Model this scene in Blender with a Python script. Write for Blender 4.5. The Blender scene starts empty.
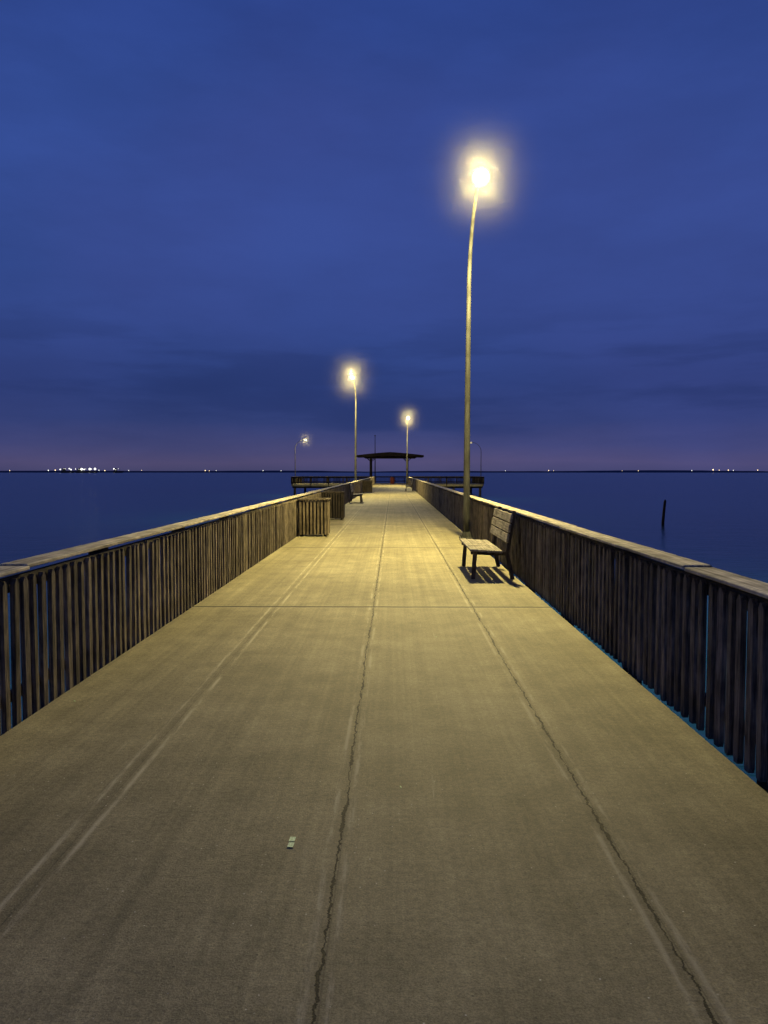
import bpy, bmesh, math, random
from mathutils import Vector, Matrix
random.seed(7)
scene=bpy.context.scene
scene.view_settings.view_transform='Standard'
scene.view_settings.look='None'
scene.view_settings.exposure=0
COL=scene.collection
F=760.0

# ---------------------------------------------------------------- node helpers
class NT:
    def __init__(s,tree):
        s.t=tree; s.n=tree.nodes; s.l=tree.links
    def new(s,typ,**kw):
        nd=s.n.new(typ)
        for k,v in kw.items(): setattr(nd,k,v)
        return nd
    def put(s,sock,v):
        if isinstance(v,bpy.types.NodeSocket): s.l.new(v,sock)
        elif v is not None: sock.default_value=v
    def m(s,op,a,b=None,c=None,clamp=False):
        nd=s.new('ShaderNodeMath',operation=op); nd.use_clamp=clamp
        s.put(nd.inputs[0],a)
        if b is not None: s.put(nd.inputs[1],b)
        if c is not None: s.put(nd.inputs[2],c)
        return nd.outputs[0]
    def mr(s,v,a,b,c=0.0,d=1.0,smooth=True):
        nd=s.new('ShaderNodeMapRange')
        if smooth: nd.interpolation_type='SMOOTHSTEP'
        s.put(nd.inputs[0],v)
        for i,x in enumerate((a,b,c,d)): s.put(nd.inputs[i+1],x)
        return nd.outputs[0]
    def mix(s,f,a,b,bt='MIX'):
        nd=s.new('ShaderNodeMix',data_type='RGBA',blend_type=bt)
        s.put(nd.inputs[0],f)
        for i,x in ((6,a),(7,b)):
            if not isinstance(x,bpy.types.NodeSocket): x=(*x,1.0) if len(x)==3 else x
            s.put(nd.inputs[i],x)
        return nd.outputs[2]
    def noise(s,vec,scale,detail=3,rough=.55,dim='3D'):
        nd=s.new('ShaderNodeTexNoise'); nd.noise_dimensions=dim
        if dim=='1D': s.put(nd.inputs['W'],vec)
        else: s.put(nd.inputs['Vector'],vec)
        nd.inputs['Scale'].default_value=scale; nd.inputs['Detail'].default_value=detail
        nd.inputs['Roughness'].default_value=rough
        return nd.outputs['Fac']
    def scale(s,vec,sc):
        nd=s.new('ShaderNodeVectorMath',operation='MULTIPLY')
        s.put(nd.inputs[0],vec); nd.inputs[1].default_value=sc
        return nd.outputs[0]
    def xyz(s,vec):
        nd=s.new('ShaderNodeSeparateXYZ'); s.put(nd.inputs[0],vec); return nd.outputs
    def mul(s,c,v):
        cc=s.new('ShaderNodeCombineColor')
        for i in range(3): s.put(cc.inputs[i],v)
        return s.mix(1.0,c,cc.outputs[0],'MULTIPLY')

def mat_base(name):
    m=bpy.data.materials.new(name); m.use_nodes=True
    t=NT(m.node_tree); b=m.node_tree.nodes['Principled BSDF']
    return m,t,b

def wood(name,dark,light,stretch,rough=.85,bump=.4,spec=.3,rnd=.5):
    m,t,b=mat_base(name)
    pos=t.new('ShaderNodeNewGeometry').outputs['Position']
    g=t.noise(t.scale(pos,stretch),1.0,5,.65)
    g2=t.noise(pos,5.0,3)
    g3=t.noise(pos,.9,2)
    oi=t.new('ShaderNodeObjectInfo').outputs['Random']
    c=t.mix(t.mr(g,.3,.7),dark,light)
    c=t.mul(c,t.m('MULTIPLY',t.m('MULTIPLY',t.mr(g2,.3,.7,.6,1.2),t.mr(g3,.3,.7,.8,1.15)),t.m('MULTIPLY_ADD',oi,rnd,1-rnd*.5)))
    t.put(b.inputs['Base Color'],c)
    b.inputs['Roughness'].default_value=rough
    b.inputs['Specular IOR Level'].default_value=spec
    bp=t.new('ShaderNodeBump'); bp.inputs['Strength'].default_value=bump; bp.inputs['Distance'].default_value=.006
    t.put(bp.inputs['Height'],g); t.put(b.inputs['Normal'],bp.outputs[0])
    return m

W_PICK=wood('weathered_picket_wood',(.050,.042,.029),(.25,.205,.14),(55,55,4),rnd=.7,bump=.8)
W_BINS=wood('bin_slat_wood',(.07,.055,.035),(.22,.18,.12),(40,40,3))
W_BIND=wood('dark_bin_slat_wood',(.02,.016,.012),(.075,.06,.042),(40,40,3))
W_RAIL=wood('weathered_stringer_wood',(.03,.025,.018),(.09,.075,.05),(35,1.2,35))
W_CAP=wood('pale_handrail_wood',(.26,.23,.16),(.80,.72,.52),(38,1.4,38),rnd=.1,bump=.7)
W_BEAM=wood('dark_beam_wood',(.045,.035,.024),(.12,.095,.065),(4,4,30))
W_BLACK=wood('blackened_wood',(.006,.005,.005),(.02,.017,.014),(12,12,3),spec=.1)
W_BENCH=wood('bench_plank_wood',(.13,.115,.092),(.36,.33,.27),(45,2,45),rnd=.1,bump=.7)
W_LEG=wood('bench_leg_wood',(.04,.034,.026),(.11,.09,.07),(30,30,4))
W_PILE=wood('pile_wood',(.02,.017,.014),(.07,.055,.04),(12,12,1.5))

def metal(name,c,rough=.5,met=.7):
    m,t,b=mat_base(name)
    pos=t.new('ShaderNodeTexCoord').outputs['Object']
    n=t.noise(t.scale(pos,(8,8,1.5)),1.5,5)
    c2=tuple(x*.5 for x in c)
    t.put(b.inputs['Base Color'],t.mix(t.mr(n,.35,.65),c2,c))
    b.inputs['Metallic'].default_value=met
    b.inputs['Specular IOR Level'].default_value=.2
    t.put(b.inputs['Roughness'],t.mr(n,.3,.7,rough+.12,rough-.1))
    return m
M_POLE=metal('weathered_pole',(.070,.072,.066),.75,.0)
M_HEAD=metal('lamp_housing_metal',(.10,.10,.09),.6,.0)
M_DARK=metal('dark_metal',(.03,.03,.03),.6,.0)
M_RED=metal('red_paint',(.22,.05,.025),.6,0)

def emit(name,c,st,glass=False):
    m,t,b=mat_base(name)
    t.n.remove(b)
    e=t.new('ShaderNodeEmission'); e.inputs[0].default_value=(*c,1); e.inputs[1].default_value=st
    n=t.noise(t.new('ShaderNodeTexCoord').outputs['Object'],3.0,2)
    t.put(e.inputs[0],t.mix(n,c,tuple(min(1,x*1.04) for x in c)))
    if glass:
        tr=t.new('ShaderNodeBsdfTransparent'); ad=t.new('ShaderNodeAddShader')
        t.l.new(e.outputs[0],ad.inputs[0]); t.l.new(tr.outputs[0],ad.inputs[1])
        t.l.new(ad.outputs[0],t.n['Material Output'].inputs[0])
    else: t.l.new(e.outputs[0],t.n['Material Output'].inputs[0])
    return m
E_LENS=emit('lamp_lens_lit',(1,.76,.30),.8,True)
E_DIM=emit('lamp_lens_dim',(1,.82,.5),.5)
E_WARM=emit('distant_warm_light',(1,.72,.38),3)
E_WHITE=emit('distant_white_light',(.95,.95,.85),3.2)

# ---------------------------------------------------------------- mesh helpers
def box(bm,lo,hi,M=None,ch=0.0):
    lo=Vector(lo);hi=Vector(hi);c=(lo+hi)/2;d=hi-lo
    r=bmesh.ops.create_cube(bm,size=1.0)
    vs=r['verts']
    for v in vs: v.co=Vector((v.co.x*d.x,v.co.y*d.y,v.co.z*d.z))+c
    if ch>0:
        es=list({e for v in vs for e in v.link_edges})
        rr=bmesh.ops.bevel(bm,geom=es,offset=ch,segments=1,affect='EDGES',profile=.5)
        vs=list({v for f in rr['faces'] for v in f.verts}|{v for v in vs if v.is_valid})
    if M is not None:
        for v in vs: v.co=M@v.co
    return vs
def tube(bm,pts,rads,seg=16,cap=True):
    rings=[]
    n=len(pts)
    for i,(p,r) in enumerate(zip(pts,rads)):
        p=Vector(p)
        a=Vector(pts[max(0,i-1)]);b=Vector(pts[min(n-1,i+1)])
        t=(b-a).normalized()
        up=Vector((1,0,0)) if abs(t.x)<.9 else Vector((0,1,0))
        u=t.cross(up).normalized(); w=t.cross(u).normalized()
        rings.append([bm.verts.new(p+r*(math.cos(2*math.pi*k/seg)*u+math.sin(2*math.pi*k/seg)*w)) for k in range(seg)])
    for a,b in zip(rings,rings[1:]):
        for k in range(seg):
            bm.faces.new((a[k],a[(k+1)%seg],b[(k+1)%seg],b[k]))
    if cap:
        bm.faces.new(rings[0]); bm.faces.new(rings[-1][::-1])
def finish(bm,name,mat,smooth=False):
    bmesh.ops.recalc_face_normals(bm,faces=bm.faces)
    me=bpy.data.meshes.new(name); bm.to_mesh(me); bm.free()
    me.materials.append(mat)
    if smooth:
        for p in me.polygons: p.use_smooth=len(p.vertices)==4
    ob=bpy.data.objects.new(name,me); COL.objects.link(ob); return ob
def empty(name,loc,label,cat,group=None,rz=0,sc=1):
    o=bpy.data.objects.new(name,None); o.empty_display_size=.3; COL.objects.link(o)
    o.location=loc; o.rotation_euler=(0,0,rz); o.scale=(sc,sc,sc)
    o["label"]=label;o["category"]=cat
    if group:o["group"]=group
    return o
def clone(top,loc,rz,label=None,sc=1):
    t=top.copy(); COL.objects.link(t); t.location=loc; t.rotation_euler=(0,0,rz); t.scale=(sc,)*3
    if label: t["label"]=label
    for c in top.children:
        n=c.copy(); COL.objects.link(n); n.parent=t
    return t

XL,XR=-2.38,1.87
YB,YT=-6.0,100.0
TX0,TX1,TY1=-13.4,11.9,113.0
WATER=-1.5

# ---------------------------------------------------------------- concrete deck
def concrete():
    m,t,b=mat_base('concrete_deck')
    pos=t.new('ShaderNodeNewGeometry').outputs['Position']
    x,y,z=t.xyz(pos)
    mul=t.mul
    big=t.noise(pos,.55,4,.6)
    mid=t.noise(pos,3.5,4,.6)
    med=t.noise(pos,32,5,.75)
    fine=t.noise(pos,120,3,.8)
    grit=t.noise(pos,260,2,.6)
    streak=t.noise(t.scale(pos,(7,.13,1)),1.0,4,.6)
    streak2=t.noise(t.scale(pos,(30,.25,1)),1.0,3,.6)
    broom=t.noise(t.scale(pos,(2.5,60,1)),1.0,3,.6)
    c=t.mix(t.mr(big,.3,.7),(.202,.179,.100),(.282,.252,.147))
    c=mul(c,t.mr(mid,.25,.75,.82,1.14))
    c=mul(c,t.mr(streak,.3,.7,.86,1.10))
    c=mul(c,t.mr(streak2,.3,.7,.92,1.07))
    c=mul(c,t.mr(med,.32,.68,.80,1.20))
    c=mul(c,t.mr(fine,.32,.68,.70,1.32))
    c=mul(c,t.mr(broom,.3,.7,.96,1.04))
    pn=t.m('FLOOR',t.m('DIVIDE',t.m('ADD',x,1.395),1.165))
    rn=t.m('FLOOR',t.m('DIVIDE',t.m('SUBTRACT',y,8.95),7.1))
    wn=t.new('ShaderNodeTexWhiteNoise',noise_dimensions='2D')
    cx=t.new('ShaderNodeCombineXYZ'); t.put(cx.inputs[0],pn); t.put(cx.inputs[1],rn); t.put(wn.inputs['Vector'],cx.outputs[0])
    c=mul(c,t.m('MULTIPLY_ADD',wn.outputs['Value'],.16,.92))
    sc=t.mr(t.noise(t.scale(pos,(3.2,.9,1)),1.3,6,.75),.60,.72)
    c=t.mix(t.m('MULTIPLY',sc,.34),c,(.40,.37,.24))
    st=t.mr(t.noise(t.scale(pos,(2.0,.9,1)),1.1,6,.75),.54,.72)
    c=t.mix(t.m('MULTIPLY',st,.44),c,(.10,.088,.052))
    scr=t.m('MULTIPLY',t.mr(t.noise(t.scale(pos,(34,.7,1)),1.2,4,.65),.66,.72),t.mr(t.noise(pos,.8,3),.45,.56))
    c=t.mix(t.m('MULTIPLY',scr,.6),c,(.45,.41,.28))
    vo=t.new('ShaderNodeTexVoronoi'); t.put(vo.inputs['Vector'],pos); vo.inputs['Scale'].default_value=32
    vr=t.new('ShaderNodeSeparateColor'); t.put(vr.inputs[0],vo.outputs['Color'])
    sp=t.m('MULTIPLY',t.mr(vo.outputs['Distance'],.05,.14,1,0),t.mr(vr.outputs[0],.86,.88))
    c=t.mix(t.m('MULTIPLY',sp,.9),c,(.75,.72,.58))
    sp2=t.m('MULTIPLY',t.mr(vo.outputs['Distance'],.10,.18,1,0),t.mr(vr.outputs[1],.86,.88))
    c=t.mix(t.m('MULTIPLY',sp2,.6),c,(.04,.035,.025))
    h=None
    for i,(xj,cs,ps) in enumerate(((-1.395,.12,.85),(-.232,1.0,.62),(.945,1.0,.58))):
        yo=t.m('ADD',y,i*37.3)
        lw=t.noise(yo,.6,2,.5,'1D'); hw=t.noise(yo,6.0,6,.8,'1D')
        wob=t.m('ADD',t.m('MULTIPLY',t.m('SUBTRACT',lw,.5),.03),t.m('MULTIPLY',t.m('SUBTRACT',hw,.5),.05))
        dx=t.m('SUBTRACT',x,xj)
        dc=t.m('ABSOLUTE',t.m('SUBTRACT',dx,wob))
        wid=t.mr(t.noise(yo,2.2,5,.85,'1D'),.36,.72,.0006,.0095)
        crack=t.m('MULTIPLY',t.mr(t.m('SUBTRACT',dc,wid),0,.0018,1,0),cs)
        ad=t.m('ABSOLUTE',dx)
        patch=t.mr(t.noise(t.scale(pos,(16,1.8,1)),1.0,5,.75),.40 if i==0 else .44,.60)
        off=.048 if i==0 else .040
        band=t.m('MULTIPLY',t.mr(t.m('ABSOLUTE',t.m('SUBTRACT',ad,off)),.002,.022,1,0),patch)
        c=t.mix(t.m('MULTIPLY',band,ps),c,(.48,.44,.30))
        c=t.mix(t.m('MULTIPLY',t.mr(ad,0,.05,1,0),.04 if i==0 else .18),c,(.10,.085,.05))
        seam=t.mr(t.m('ABSOLUTE',t.m('SUBTRACT',dx,.012)),.0015,.004,1,0)
        c=t.mix(t.m('MULTIPLY',seam,.38),c,(.05,.042,.028))
        c=t.mix(t.m('MULTIPLY',crack,.97),c,(.006,.005,.004))
        h=crack if h is None else t.m('MAXIMUM',h,crack)
    fy=t.m('DIVIDE',t.m('SUBTRACT',y,8.95),7.1)
    wy=t.m('MULTIPLY',t.m('SUBTRACT',t.noise(x,2.2,3,.6,'1D'),.5),.006)
    fr=t.m('ABSOLUTE',t.m('SUBTRACT',t.m('FRACT',t.m('ADD',t.m('ADD',fy,.5),wy)),.5))
    tj=t.mr(fr,.0034,.0062,1,0)
    tp=t.mr(fr,.007,.018,1,0)
    c=t.mix(t.m('MULTIPLY',tp,.10),c,(.55,.50,.34))
    c=t.mix(t.m('MULTIPLY',tj,.88),c,(.016,.013,.009))
    h=t.m('MAXIMUM',h,tj)
    t.put(b.inputs['Base Color'],c)
    t.put(b.inputs['Roughness'],t.mr(grit,.35,.7,.60,.9))
    b.inputs['Specular IOR Level'].default_value=.35
    b1=t.new('ShaderNodeBump'); b1.inputs['Strength'].default_value=.65; b1.inputs['Distance'].default_value=.005
    hh=t.m('ADD',t.m('MULTIPLY',fine,.7),t.m('MULTIPLY',med,.9)); hh=t.m('ADD',hh,t.m('MULTIPLY',broom,.25))
    t.put(b1.inputs['Height'],hh)
    b2=t.new('ShaderNodeBump'); b2.inputs['Strength'].default_value=.6; b2.inputs['Distance'].default_value=.012
    t.put(b2.inputs['Height'],t.m('MULTIPLY',h,-1.0)); t.put(b2.inputs['Normal'],b1.outputs[0])
    t.put(b.inputs['Normal'],b2.outputs[0])
    return m
M_CONC=concrete()
bm=bmesh.new()
out=[(XL,YB),(XR,YB),(XR,YT),(TX1,YT),(TX1,TY1),(TX0,TY1),(TX0,YT),(XL,YT)]
top=[bm.verts.new((a,b_,0)) for a,b_ in out]; bot=[bm.verts.new((a,b_,-.28)) for a,b_ in out]
bm.faces.new(top); bm.faces.new(bot[::-1])
for i in range(8):
    j=(i+1)%8; bm.faces.new((top[i],bot[i],bot[j],top[j]))
deck=finish(bm,'pier_deck',M_CONC); deck["kind"]="structure"
deck["label"]="concrete plank pier deck with cracked joints"; deck["category"]="pier"
ys=[YB+1+7.1*i for i in range(15)]
locs=[(xx,yy) for yy in ys for xx in (XL+.35,XR-.35)]+[(xx,yy) for yy in (100.5,112.3) for xx in (-13.0,-8.5,8,11.5)]
pm=None
for xx,yy in locs:
    if pm is None:
        bm=bmesh.new(); tube(bm,[(0,0,-3.5),(0,0,-1),(0,0,-.53)],[.17,.165,.16],12)
        o=finish(bm,'pile',W_PILE,True); pm=o.data
    else:
        o=bpy.data.objects.new('pile',pm); COL.objects.link(o)
    o.location=(xx,yy,0); o.parent=deck
def capbeam(lo,hi):
    bm=bmesh.new(); box(bm,lo,hi); o=finish(bm,'pile_cap',W_PILE); o.parent=deck
for yy in ys: capbeam((XL+.05,yy-.16,-.53),(XR-.05,yy+.16,-.283))
for yy in (100.5,112.3):
    capbeam((TX0+.1,yy-.16,-.53),(XL-.1 if yy<101 else -.8,yy+.16,-.283)); capbeam((XR+.1 if yy<101 else -.6,yy-.16,-.53),(TX1-.1,yy+.16,-.283))

# ---------------------------------------------------------------- railings
SP=.130
def picket(bm,M,h=.9,w=.088,tk=.032):
    c=min(.022,w*.38); w2=w/2
    prof=[(-w2+.008,0),(w2-.008,0),(w2,.03),(w2,h-c*1.5),(w2-c,h),(-w2+c,h),(-w2,h-c*1.5),(-w2,.03)]
    a=[bm.verts.new(M@Vector((-tk/2,y,z))) for y,z in prof]
    b=[bm.verts.new(M@Vector((tk/2,y,z))) for y,z in prof]
    bm.faces.new(a);bm.faces.new(b[::-1])
    for i in range(8):
        j=(i+1)%8; bm.faces.new((a[i],b[i],b[j],a[j]))
PW=.060
def make_railing(side,label):
    s=-1 if side<0 else 1
    xe=XL if side<0 else XR
    R=empty('railing',(xe,0,0),label,'railing','wooden railings along the pier')
    xp=s*(.030 if s<0 else .065)
    zb=-.05 if s<0 else -.02
    H=.975 if s<0 else .945
    variants=[]
    for k in range(5):
        bm=bmesh.new(); picket(bm,Matrix(),h=H+random.uniform(-.008,.004),w=PW+random.uniform(-.006,.006))
        ob=finish(bm,'picket',W_PICK); variants.append(ob)
    y0=3.6 if side<0 else 2.9
    for i in range(100):
        o=variants[i] if i<5 else bpy.data.objects.new('picket',variants[random.randrange(5)].data)
        if i>=5: COL.objects.link(o)
        o.parent=R
        o.location=(xp+random.uniform(-.004,.004),y0+i*SP+random.uniform(-.006,.006),zb+random.uniform(-.008,.006))
        o.rotation_euler=(random.gauss(0,.007),random.gauss(0,.005),random.gauss(0,.05))
    bm=bmesh.new()
    yy=y0-SP
    lst=[]
    while yy>YB: lst.append(yy); yy-=SP
    yy=y0+100*SP
    while yy<YT: lst.append(yy); yy+=SP
    for yy in lst:
        M=Matrix.Translation((xp,yy+random.uniform(-.006,.006),zb+random.uniform(-.008,.006)))@Matrix.Rotation(random.gauss(0,.05),4,'Z')@Matrix.Rotation(random.gauss(0,.007),4,'X')
        picket(bm,M,h=H+random.uniform(-.008,.004),w=PW+random.uniform(-.006,.006))
    o=finish(bm,'picket_run',W_PICK); o["kind"]="stuff"; o.parent=R
    for (z0,z1) in ((.83,.93),(.13,.20)):
        bm=bmesh.new(); yy=YB
        while yy<YT-.1:
            L=min(4.8,YT-yy)
            a=xp+s*.023;b_=xp+s*.060
            box(bm,(min(a,b_),yy+.003,z0+random.uniform(-.004,.004)),(max(a,b_),yy+L-.003,z1+random.uniform(-.004,.004)),ch=.004)
            yy+=4.8
        o=finish(bm,'stringer',W_RAIL); o.parent=R
    bm=bmesh.new(); yy=YB
    while yy<YT-.1:
        L=min(3.65,YT-yy)
        off=random.uniform(-.006,.006); dz=random.uniform(-.002,.003)
        a=s*(.022+off);b_=s*(.215+off)
        M=Matrix.Translation((0,yy,0))@Matrix.Rotation(random.gauss(0,.0022),4,'Z')@Matrix.Rotation(random.gauss(0,.0008),4,'X')@Matrix.Translation((0,-yy,0))
        box(bm,(min(a,b_),yy+.003,.963+dz),(max(a,b_),yy+L-.003,.990+dz),M=M,ch=.006)
        yy+=3.65
    o=finish(bm,'handrail',W_CAP); o.parent=R
    yy=YB+.3; pm=None
    while yy<YT:
        if pm is None:
            bm=bmesh.new(); box(bm,(-.065,-.065,-.45),(.065,.065,.952),ch=.006)
            o=finish(bm,'post',W_BEAM); pm=o.data
        else:
            o=bpy.data.objects.new('post',pm); COL.objects.link(o)
        o.location=(xp+s*.13,yy,0); o.parent=R
        yy+=2.44
    return R
make_railing(-1,'weathered wooden picket railing along the pier edge over water')
make_railing(1,'weathered wooden picket railing behind the slatted bench')

def short_rail(p0,p1,label):
    p0=Vector(p0);p1=Vector(p1); d=p1-p0; L=d.length
    R=empty('railing',(p0.x,p0.y,0),label,'railing','railings of the pier head',rz=math.atan2(d.y,d.x))
    bm=bmesh.new(); n=int(L/.19)
    for i in range(n):
        picket(bm,Matrix.Translation((.07+i*.19,0,.02))@Matrix.Rotation(math.pi/2,4,'Z'),w=.06)
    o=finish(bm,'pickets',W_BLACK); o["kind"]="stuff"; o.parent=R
    bm=bmesh.new(); box(bm,(0.0,-.1,.945),(L,.12,.99),ch=.006); o=finish(bm,'handrail',W_BEAM); o.parent=R
    for z0,z1 in ((.8,.93),(.13,.22)):
        bm=bmesh.new(); box(bm,(0.02,.03,z0),(L-.02,.07,z1)); o=finish(bm,'stringer',W_BLACK); o.parent=R
    pm=None
    for i in range(int(L/2.4)+1):
        if pm is None:
            bm=bmesh.new(); box(bm,(-.065,-.065,-.27),(.065,.065,.94)); o=finish(bm,'post',W_BEAM); pm=o.data
        else: o=bpy.data.objects.new('post',pm); COL.objects.link(o)
        o.location=(.1+i*2.4,.138,0); o.parent=R
lab='dark wooden railing around the pier head platform'
short_rail((TX0,YT-.08),(XL-.26,YT-.08),lab)
short_rail((XR+.26,YT-.08),(TX1,YT-.08),lab)
short_rail((TX0-.08,TY1),(TX0-.08,YT+.1),lab)
short_rail((TX1+.08,YT+.1),(TX1+.08,TY1),lab)
short_rail((TX1,TY1+.08),(TX0,TY1+.08),lab)

# ---------------------------------------------------------------- street lamps
AR=1.75
def arc_pts():
    pts=[];r=[]
    for i in range(13):
        z=6.1*i/12; pts.append((0.03*(z/6.1)**2,0,z)); r.append(.085-.034*z/6.1)
    a,b_=AR,1.75
    for i in range(1,21):
        th=math.pi/2*.93*i/20
        y=-a*(1-math.cos(th)); z=6.1+b_*math.sin(th)
        pts.append((.03+.05*(i/20),y,z)); r.append(.051-.022*i/20)
    return pts,r
LR=.19
def make_lamp(loc,rz,label,lens,sc=1):
    T=empty('street_lamp',loc,label,'street lamp','tall curved street lamps on the pier',rz=rz,sc=sc)
    pts,r=arc_pts()
    bm=bmesh.new(); tube(bm,pts,r,18); o=finish(bm,'pole',M_POLE,True); o.parent=T
    bm=bmesh.new(); box(bm,(-.17,-.17,0),(.17,.17,.03),ch=.006)
    for a in (-.12,.12):
        for b_ in (-.12,.12): tube(bm,[(a,b_,.028),(a,b_,.08)],[.018,.018],8)
    tube(bm,[(0,0,.028),(0,0,.16)],[.115,.095],18)
    o=finish(bm,'base_plate',M_POLE); o.parent=T
    e=Vector(pts[-1])
    bm=bmesh.new()
    secs=[(0,.035,.035,0),(.05,.07,.06,.0),(.15,.085,.075,.0),(.20,.07,.06,-.005)]
    rings=[]
    for (d,hw,hh,dz) in secs:
        ring=[]
        for k in range(16):
            th=2*math.pi*k/16
            ring.append(bm.verts.new((e.x+math.cos(th)*hw,e.y+.03-d,e.z+dz+math.sin(th)*hh)))
        rings.append(ring)
    for a,b_ in zip(rings,rings[1:]):
        for k in range(16): bm.faces.new((a[k],a[(k+1)%16],b_[(k+1)%16],b_[k]))
    bm.faces.new(rings[0]);bm.faces.new(rings[-1][::-1])
    o=finish(bm,'lamp_housing',M_HEAD,True); o.parent=T
    cy=e.y+.03-.20-LR*.93; cz=e.z-.03
    bm=bmesh.new()
    angs=[.04+(math.pi-.08)*i/15 for i in range(16)]
    tube(bm,[(e.x,cy,cz+LR*math.cos(a)) for a in angs],[LR*math.sin(a) for a in angs],28)
    o=finish(bm,'lamp_globe',lens,True); o.parent=T
    return T,(e.x,cy,cz)
def add_bulb(T,c,P,rad=.12):
    L=bpy.data.lights.new('bulb','POINT'); L.energy=P; L.color=(1.0,.81,.31); L.shadow_soft_size=rad
    # luminaire distribution: stronger downwards, weaker towards the horizontal
    L.use_nodes=True
    t=NT(L.node_tree); em=L.node_tree.nodes['Emission']
    n=t.xyz(t.new('ShaderNodeTexCoord').outputs['Normal'])
    t.put(em.inputs['Strength'],t.mr(t.m('ABSOLUTE',n[2]),.36,.74,.42,1.0))
    o=bpy.data.objects.new('bulb',L); COL.objects.link(o); o.parent=T; o.location=c
    return o
T1,c1=make_lamp((1.77,18.3,0),0.0,'tall lit lamp pole with curved arm beside the slatted bench',E_LENS); add_bulb(T1,c1,8300,.17)
T2=clone(T1,(-2.63,53.4,0),-.13,'tall lit lamp pole rising outside the wooden railing',1.02)
T3=clone(T1,(1.65,90.0,0),0,'tall lit lamp pole near the shelter')
T4,c4=make_lamp((-13.0,101.0,0),math.pi/2,'lit curved lamp on the corner of the pier head',E_LENS,.75); add_bulb(T4,c4,2600,.17)
T5,c5=make_lamp((11.65,101.0,0),-math.pi/2,'unlit curved lamp on the corner of the pier head',E_DIM,.70)
bm=bmesh.new(); box(bm,(-.22,-.22,-.28),(.22,.22,-.003))
o=finish(bm,'base_block',M_CONC); o.parent=T2

# ---------------------------------------------------------------- benches
def bar(bm,p0,p1,w,t,yw):
    p0=Vector((p0[0],0,p0[1]));p1=Vector((p1[0],0,p1[1])); d=p1-p0
    ang=math.atan2(d.x,d.z)
    M=Matrix.Translation((p0.x,w,p0.z))@Matrix.Rotation(ang,4,'Y')
    box(bm,(-t/2,-yw/2,0),(t/2,yw/2,d.length),M=M,ch=.004)
def make_bench(loc,rz,label):
    B=empty('bench',loc,label,'bench','wooden benches on the pier',rz=rz)
    H=.93
    bm=bmesh.new()
    for k in range(4):
        x0=-.40+k*.122; z=.445-k*.008
        box(bm,(x0,-H+random.uniform(-.006,.006),z-.017),(x0+.113,H,z+.017),ch=.005)
    o=finish(bm,'seat',W_BENCH); o.parent=B
    bm=bmesh.new()
    for k in range(3):
        f=.13+k*.150
        M=Matrix.Translation((.17,0,.46))@Matrix.Rotation(.17,4,'Y')
        box(bm,(-.0635,-H,f-.035),(-.030,H,f+.092),M=M,ch=.005)
    o=finish(bm,'backrest',W_BENCH); o.parent=B
    for w in (-.76,.76):
        bm=bmesh.new(); bar(bm,(-.34,0),(-.31,.42),w,.06,.05); o=finish(bm,'leg',W_LEG); o.parent=B
        bm=bmesh.new(); bar(bm,(.25,0),(.155,.42),w,.06,.05)
        o=finish(bm,'leg',W_LEG); o.parent=B
        bm=bmesh.new(); bar(bm,(-.37,.392),(.20,.372),w+.05,.055,.04)
        o=finish(bm,'bracket',W_LEG); o.parent=B
        bm=bmesh.new(); bar(bm,(.165,.36),(.270,1.02),w+.0,.05,.045)
        o=finish(bm,'upright',W_LEG); o.parent=B
    return B
B1=make_bench((1.54,12.1,0),0,'slatted wooden bench with slanted backrest against the railing')
clone(B1,(-2.0,40.0,0),math.pi,'slatted wooden bench facing across the pier deck')
clone(B1,(1.43,64.0,0),0,'slatted wooden bench facing across the pier deck')

# ---------------------------------------------------------------- slatted bins
def make_bin(loc,label,slat):
    B=empty('trash_bin',loc,label,'trash bin','wooden slatted trash bins')
    w=.355;H=.95
    bm=bmesh.new(); n=8
    for i in range(n):
        a=-w+ (2*w)*(i+.5)/n
        for s in (-1,1):
            box(bm,(a-.025,s*w-.012,.05),(a+.025,s*w+.012,H-.05),ch=.003)
            box(bm,(s*w-.012,a-.025,.05),(s*w+.012,a+.025,H-.05),ch=.003)
    o=finish(bm,'slat_wall',slat); o["kind"]="stuff"; o.parent=B
    bm=bmesh.new()
    for a in (-1,1):
        for b_ in (-1,1):
            box(bm,(a*(w-.06)-.035,b_*(w-.06)-.035,0),(a*(w-.06)+.035,b_*(w-.06)+.035,H-.052))
    o=finish(bm,'frame',W_BLACK); o["kind"]="stuff"; o.parent=B
    bm=bmesh.new()
    for s in (-1,1):
        box(bm,(-w-.03,s*(w-.02)-.05,H-.045),(w+.03,s*(w-.02)+.05,H-.01),ch=.004)
        box(bm,(s*(w-.02)-.05,-w+.035,H-.046),(s*(w-.02)+.05,w-.035,H-.012),ch=.004)
    o=finish(bm,'rim',slat); o.parent=B
    bm=bmesh.new(); tube(bm,[(0,0,.04),(0,0,.86)],[.24,.27],24,cap=False)
    o=finish(bm,'liner',M_DARK,True); o.parent=B
    return B
make_bin((-1.98,19.1,0),'weathered slatted wooden trash bin against the railing',W_BINS)
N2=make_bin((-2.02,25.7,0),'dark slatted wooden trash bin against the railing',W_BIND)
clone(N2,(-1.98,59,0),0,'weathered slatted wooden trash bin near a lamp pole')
bm=bmesh.new(); tube(bm,[(0,0,0),(0,0,.02),(0,0,.3),(0,0,.32),(0,0,.6),(0,0,.62),(0,0,.9)],[.27,.29,.29,.3,.3,.29,.29],20)
bar_=finish(bm,'barrel',M_RED,True); bar_.location=(-.1,103.5,0)
bar_["label"]="red barrel standing beneath the shelter roof"; bar_["category"]="barrel"

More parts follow.
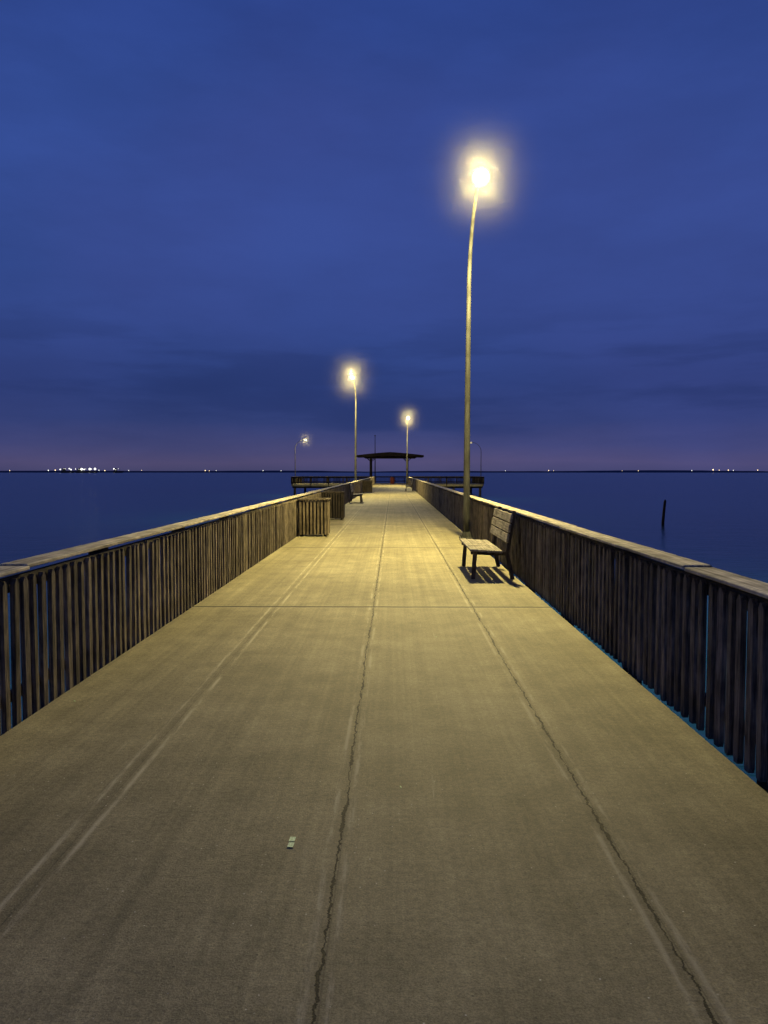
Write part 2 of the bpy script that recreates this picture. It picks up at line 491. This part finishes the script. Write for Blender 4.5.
# ---------------------------------------------------------------- shelter
SH=empty('shelter',(-.4,107,0),'open pier shelter with low dark roof on posts','shelter')
bm=bmesh.new()
N=16; hw=4.6; y0,y1=-3,3
tp=[];bt=[]
for i in range(N+1):
    x=-hw+2*hw*i/N; q=1-abs(x/hw)**1.25
    tp.append((x,3.90+.42*q)); bt.append((x,3.66+.10*q))
def vs(lst,y): return [bm.verts.new((x,y,z)) for x,z in lst]
a=vs(tp,y0);b=vs(tp,y1);c=vs(bt,y0);d=vs(bt,y1)
for i in range(N):
    bm.faces.new((a[i],a[i+1],b[i+1],b[i]));bm.faces.new((c[i],d[i],d[i+1],c[i+1]))
    bm.faces.new((a[i],c[i],c[i+1],a[i+1]));bm.faces.new((b[i],b[i+1],d[i+1],d[i]))
bm.faces.new((a[0],b[0],d[0],c[0]));bm.faces.new((a[N],c[N],d[N],b[N]))
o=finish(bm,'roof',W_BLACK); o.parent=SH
for xx in (-2.7,2.4):
    for yy in (-2.5,2.5):
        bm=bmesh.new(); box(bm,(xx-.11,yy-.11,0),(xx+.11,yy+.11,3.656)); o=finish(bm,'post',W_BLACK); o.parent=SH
for yy in (-2.5,2.5):
    bm=bmesh.new(); box(bm,(-3.6,yy-.08,3.52),(3.6,yy+.08,3.657)); o=finish(bm,'beam',W_BLACK); o.parent=SH
    for xx in (-2.7,2.4):
        for s in (-1,1):
            bm=bmesh.new(); M=Matrix.Translation((xx+s*.13,yy,3.15))@Matrix.Rotation(s*.8,4,'Y'); box(bm,(-.04,-.04,0),(.04,.04,.55),M=M)
            o=finish(bm,'brace',W_BLACK); o.parent=SH
PT=empty('picnic_table',(.9,107,0),'dark wooden picnic table under the shelter','picnic table')
bm=bmesh.new()
for k in range(5): box(bm,(-.9,-.36+k*.145,.72),(.9,-.36+k*.145+.13,.76))
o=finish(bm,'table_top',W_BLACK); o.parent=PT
for s in (-1,1):
    bm=bmesh.new(); box(bm,(-.9,s*.68-.13,.42),(.9,s*.68+.13,.46)); o=finish(bm,'seat',W_BLACK); o.parent=PT
    bm=bmesh.new(); box(bm,(s*.65-.04,-.75,.36),(s*.65+.04,.75,.415))
    for q in (-1,1):
        M=Matrix.Translation((s*.65+.06,q*.6,0))@Matrix.Rotation(q*.45,4,'X'); box(bm,(-.02,-.05,0),(.02,.05,.78),M=M)
    o=finish(bm,'leg',W_BLACK); o.parent=PT
bm=bmesh.new(); tube(bm,[(0,0,0),(0,0,3),(0,0,6.9)],[.09,.07,.04],12)
mast=finish(bm,'pole',M_DARK,True); mm=empty('flagpole',(-2.65,112.5,0),'thin bare mast behind the shelter','pole'); mast.parent=mm
bm=bmesh.new(); bmesh.ops.create_uvsphere(bm,u_segments=12,v_segments=8,radius=.1,matrix=Matrix.Translation((0,0,6.95)))
o=finish(bm,'finial',M_DARK,True); o.parent=mm

# ---------------------------------------------------------------- stake in the water
bm=bmesh.new(); tube(bm,[(0,0,-1.5),(0.0,0,.2),(.06,0,1.0),(.10,0,1.4),(.11,0,1.5)],[.09,.085,.075,.07,.03],12)
o=finish(bm,'mooring_pile',W_BLACK,True); o.location=(15.7,44.3,WATER)
o["label"]="lone weathered wooden pile standing in the water"; o["category"]="pile"
mp,t,b_=mat_base('pale_green_paint'); t.put(b_.inputs['Base Color'],t.mix(t.mr(t.noise(t.new('ShaderNodeNewGeometry').outputs['Position'],140,3,.7),.4,.6),(.45,.64,.30),(.75,.97,.58)))
bm=bmesh.new()
for y_ in (-.026,.024):
    vv=[(-.014,y_-.020),(.011,y_-.022),(.014,y_+.019),(-.011,y_+.021)]
    f=bm.faces.new([bm.verts.new((p,q,0)) for p,q in vv]); r=bmesh.ops.extrude_face_region(bm,geom=[f])
    for v in r['geom']:
        if isinstance(v,bmesh.types.BMVert): v.co.z+=.001
o=finish(bm,'sticker',mp); o.location=(-.437,3.20,.004); o["label"]="tiny pale green two bar mark on concrete"; o["category"]="sticker"
def scrap(x,y,s,rz,label):
    bm=bmesh.new()
    vs_=[(-.016,-.044),(.014,-.046),(.009,-.004),(.018,.036),(-.014,.040),(-.009,.002)]
    f=bm.faces.new([bm.verts.new((a*s,c_*s,0.0)) for a,c_ in vs_]); r=bmesh.ops.extrude_face_region(bm,geom=[f])
    for v in r['geom']:
        if isinstance(v,bmesh.types.BMVert): v.co.z+=.0015
    o=finish(bm,'paper_scrap',mp); o.location=(x,y,.004); o.rotation_euler=(0,0,rz); o["label"]=label; o["category"]="litter"
    o["group"]="bits of litter on the deck"
scrap(-2.22,5.2,.3,.8,"tiny pale crumb of litter on concrete")
scrap(.04,3.78,.22,.3,"tiny pale crumb of litter on concrete")
scrap(.42,7.3,.22,1.3,"tiny pale crumb of litter on concrete")

# ---------------------------------------------------------------- water
m,t,b=mat_base('sea_water')
pos=t.new('ShaderNodeNewGeometry').outputs['Position']
n1=t.noise(t.scale(pos,(.35,.8,1)),1.0,4,.6)
n2=t.noise(t.scale(pos,(2.2,4.0,1)),1.0,3,.6)
n3=t.noise(t.scale(pos,(.012,.05,1)),1.0,5,.65)
t.put(b.inputs['Base Color'],t.mix(t.mr(n3,.35,.65),(.002,.022,.046),(.003,.040,.078)))
b.inputs['Roughness'].default_value=.2; b.inputs['IOR'].default_value=1.33
b.inputs['Specular IOR Level'].default_value=1.0
b.inputs['Specular Tint'].default_value=(.42,1,1,1)
bp=t.new('ShaderNodeBump'); bp.inputs['Strength'].default_value=.6; bp.inputs['Distance'].default_value=.22
t.put(bp.inputs['Height'],t.m('ADD',n1,t.m('MULTIPLY',n2,.25))); t.put(b.inputs['Normal'],bp.outputs[0])
bm=bmesh.new(); S=9000
f=bm.faces.new([bm.verts.new(p) for p in ((-S,-S,0),(S,-S,0),(S,S,0),(-S,S,0))])
wt=finish(bm,'water',m); wt.location=(0,0,WATER); wt["kind"]="structure"; wt["label"]="calm dark blue bay water at dusk"; wt["category"]="water"
m,t,b=mat_base('far_shore'); t.put(b.inputs['Base Color'],t.mix(t.noise(t.new('ShaderNodeNewGeometry').outputs['Position'],.01),(.02,.03,.06),(.05,.055,.09))); b.inputs['Roughness'].default_value=1
bm=bmesh.new()
prev=None
for i in range(161):
    x=-4000+50*i
    h=3+5*abs(math.sin(x*.0013)+.4*math.sin(x*.0047+1))+random.uniform(0,1.5)
    cur=[bm.verts.new((x,3900,-2)),bm.verts.new((x,3960,h)),bm.verts.new((x,4300,h)),bm.verts.new((x,4400,-2))]
    if prev:
        for k in range(3): bm.faces.new((prev[k],cur[k],cur[k+1],prev[k+1]))
    prev=cur
sh=finish(bm,'hills',m); sh["kind"]="structure"; sh["label"]="low dark distant shoreline on the horizon"; sh["category"]="shore"
def px2x(px,d): return (px-393)/F*d
def make_ship(px,d,L,label):
    S_=empty('ship',(px2x(px,d),d,WATER),label,'ship','lit ships on the horizon')
    bm=bmesh.new()
    prof=[(-L/2,0),(L/2-6,0),(L/2,6),(-L/2-1,6)]
    a=[bm.verts.new((x,-6,z)) for x,z in prof]; b_=[bm.verts.new((x,6,z)) for x,z in prof]
    bm.faces.new(a);bm.faces.new(b_[::-1])
    for i in range(4): bm.faces.new((a[i],b_[i],b_[(i+1)%4],a[(i+1)%4]))
    o=finish(bm,'hull',M_DARK); o.parent=S_
    bm=bmesh.new(); box(bm,(-L*.42,-5,6.01),(-L*.22,5,14)); box(bm,(-L*.36,-3,14.01),(-L*.26,3,17)); tube(bm,[(L*.1,0,6),(L*.1,0,16)],[.5,.3],8)
    o=finish(bm,'superstructure',M_HEAD); o["kind"]="stuff"; o.parent=S_
    bm=bmesh.new()
    for k in range(int(L/9)):
        x=-L*.45+k*9+random.uniform(-3,3); z=random.uniform(9,15)
        bmesh.ops.create_uvsphere(bm,u_segments=8,v_segments=6,radius=random.choice((.8,1.2,2.0,3.6)),matrix=Matrix.Translation((x,-10.5,z)))
    o=finish(bm,'deck_lights',random.choice((E_WARM,E_WHITE))); o["kind"]="stuff"; o.parent=S_
make_ship(67,2600,45,'distant brightly lit ship on the horizon')
make_ship(86,2600,75,'distant brightly lit ship on the horizon')
make_ship(118,2700,35,'distant brightly lit ship on the horizon')
for px,z,s in [(8,9,.6),(47,10,.7),(54,11,.9),(98,11,.6),(104,9,.8),(128,10,.5),(141,10,.45),(205,9,.8),(209,8,.5),(216,9,.4),(263,9,.5),(281,8,.4),(505,8,.4),(548,9,.7),(553,8,.4),(621,8,.35),(637,8,.5),(690,9,.5),(711,13,1.1),(717,11,.6),(726,11,.8),(731,10,.5),(755,11,.7)]:
    d=3850
    T=empty('shore_light',(px2x(px,d),d,WATER),'tiny warm light on a mast on the far shore','light','lights on the far shore')
    bm=bmesh.new(); tube(bm,[(0,0,0),(0,0,z)],[.4,.25],6); o=finish(bm,'mast',M_DARK); o.parent=T
    bm=bmesh.new(); bmesh.ops.create_uvsphere(bm,u_segments=8,v_segments=6,radius=2.9*s,matrix=Matrix.Translation((0,0,z+1.5)))
    o=finish(bm,'lamp',random.choice((E_WARM,E_WARM,E_WHITE))); o.parent=T

# ---------------------------------------------------------------- added scatter spheres that imitate the glare around lit lamps
m=bpy.data.materials.new('lamp_halo_scatter'); m.use_nodes=True; t=NT(m.node_tree); t.n.remove(t.n['Principled BSDF'])
v=t.new('ShaderNodeVolumeScatter'); v.inputs['Color'].default_value=(1,.97,.86,1); v.inputs['Anisotropy'].default_value=.2
r_=t.new('ShaderNodeVectorMath',operation='LENGTH'); t.put(r_.inputs[0],t.new('ShaderNodeTexCoord').outputs['Object'])
fall=t.m('POWER',t.m('SUBTRACT',1.0,r_.outputs['Value'],clamp=True),3.0)
t.put(v.inputs['Density'],t.m('MULTIPLY',fall,.013))
t.l.new(v.outputs[0],t.n['Material Output'].inputs['Volume'])
def add_halo(p,sc):
    bm=bmesh.new(); bmesh.ops.create_icosphere(bm,subdivisions=3,radius=1.0)
    o=finish(bm,'halo',m); o.location=p; o.scale=(sc,)*3
    o["kind"]="structure"; o["label"]="added scattering sphere imitating the glare around a lit lamp"; o["category"]="halo"
for T in (T1,T2,T3):
    p=Matrix.Translation(T.location)@Matrix.Rotation(T.rotation_euler[2],4,'Z')@Matrix.Scale(T.scale[0],4)@Vector(c1)
    add_halo(p,1.7 if T is T1 else 2.6)
add_halo((T4.location.x-c4[1]*.75,T4.location.y+c4[0]*.75,c4[2]*.75),1.9)

# ---------------------------------------------------------------- world
w=bpy.data.worlds.new("World"); scene.world=w; w.use_nodes=True
t=NT(w.node_tree); bg=t.n['Background']
dirv=t.new('ShaderNodeTexCoord').outputs['Generated']
x,y,z=t.xyz(dirv)
el=t.m('MULTIPLY',t.m('ARCSINE',z),180/math.pi/40.0)
cl=t.noise(t.scale(dirv,(2.0,2.0,14.0)),1.6,6,.55)
cl2=t.noise(t.scale(dirv,(1.0,1.0,3.0)),1.7,4,.45)
cl3=t.noise(t.scale(dirv,(1.0,1.0,3.2)),4.5,6,.6)
cl4=t.noise(t.scale(dirv,(1.0,1.0,1.6)),1.1,3,.5)
el2=t.m('ADD',el,t.m('MULTIPLY',t.m('SUBTRACT',cl,.5),.04))
ramp=t.new('ShaderNodeValToRGB'); cr=ramp.color_ramp
def lin(c): return tuple(((v/255)/12.92 if v/255<=.04045 else ((v/255+.055)/1.055)**2.4) for v in c)
stops=[(0,(70,70,108)),(.02,(82,77,116)),(.05,(67,71,118)),(.09,(50,63,115)),(.16,(43,61,117)),(.24,(46,67,128)),(.4,(50,74,141)),(.62,(50,74,144)),(.85,(43,66,136)),(1,(36,58,124))]
while len(cr.elements)<len(stops): cr.elements.new(.5)
for e,(p,c) in zip(cr.elements,stops): e.position=p; e.color=(*lin(c),1)
t.put(ramp.inputs[0],el2)
sk=t.mul(ramp.outputs[0],t.m('MULTIPLY',t.mr(cl2,.3,.7,.88,1.10),t.mr(cl3,.3,.7,.93,1.07)))
# lavender tinted thin cloud
sk=t.mix(t.m('MULTIPLY',t.mr(cl4,.45,.68),.30),sk,lin((66,74,142)))
band=t.m('MULTIPLY',t.mr(cl,.45,.62,0,1),t.m('MULTIPLY',t.mr(el,.04,.10,0,1),t.mr(el,.18,.34,1,0)))
sk=t.mix(t.m('MULTIPLY',band,.45),sk,lin((36,50,100)))
t.put(bg.inputs[0],sk); bg.inputs[1].default_value=1.0

# ---------------------------------------------------------------- camera
cam=bpy.data.cameras.new('Camera'); co=bpy.data.objects.new('Camera',cam); COL.objects.link(co)
cam.sensor_fit='VERTICAL'; cam.sensor_height=36; cam.sensor_width=27; cam.lens=F/1024*36
cam.clip_start=.05; cam.clip_end=20000
co.location=(0,0,1.6)
co.rotation_euler=(math.radians(90)-math.atan(40/F),0,math.atan(9/F))
scene.camera=co
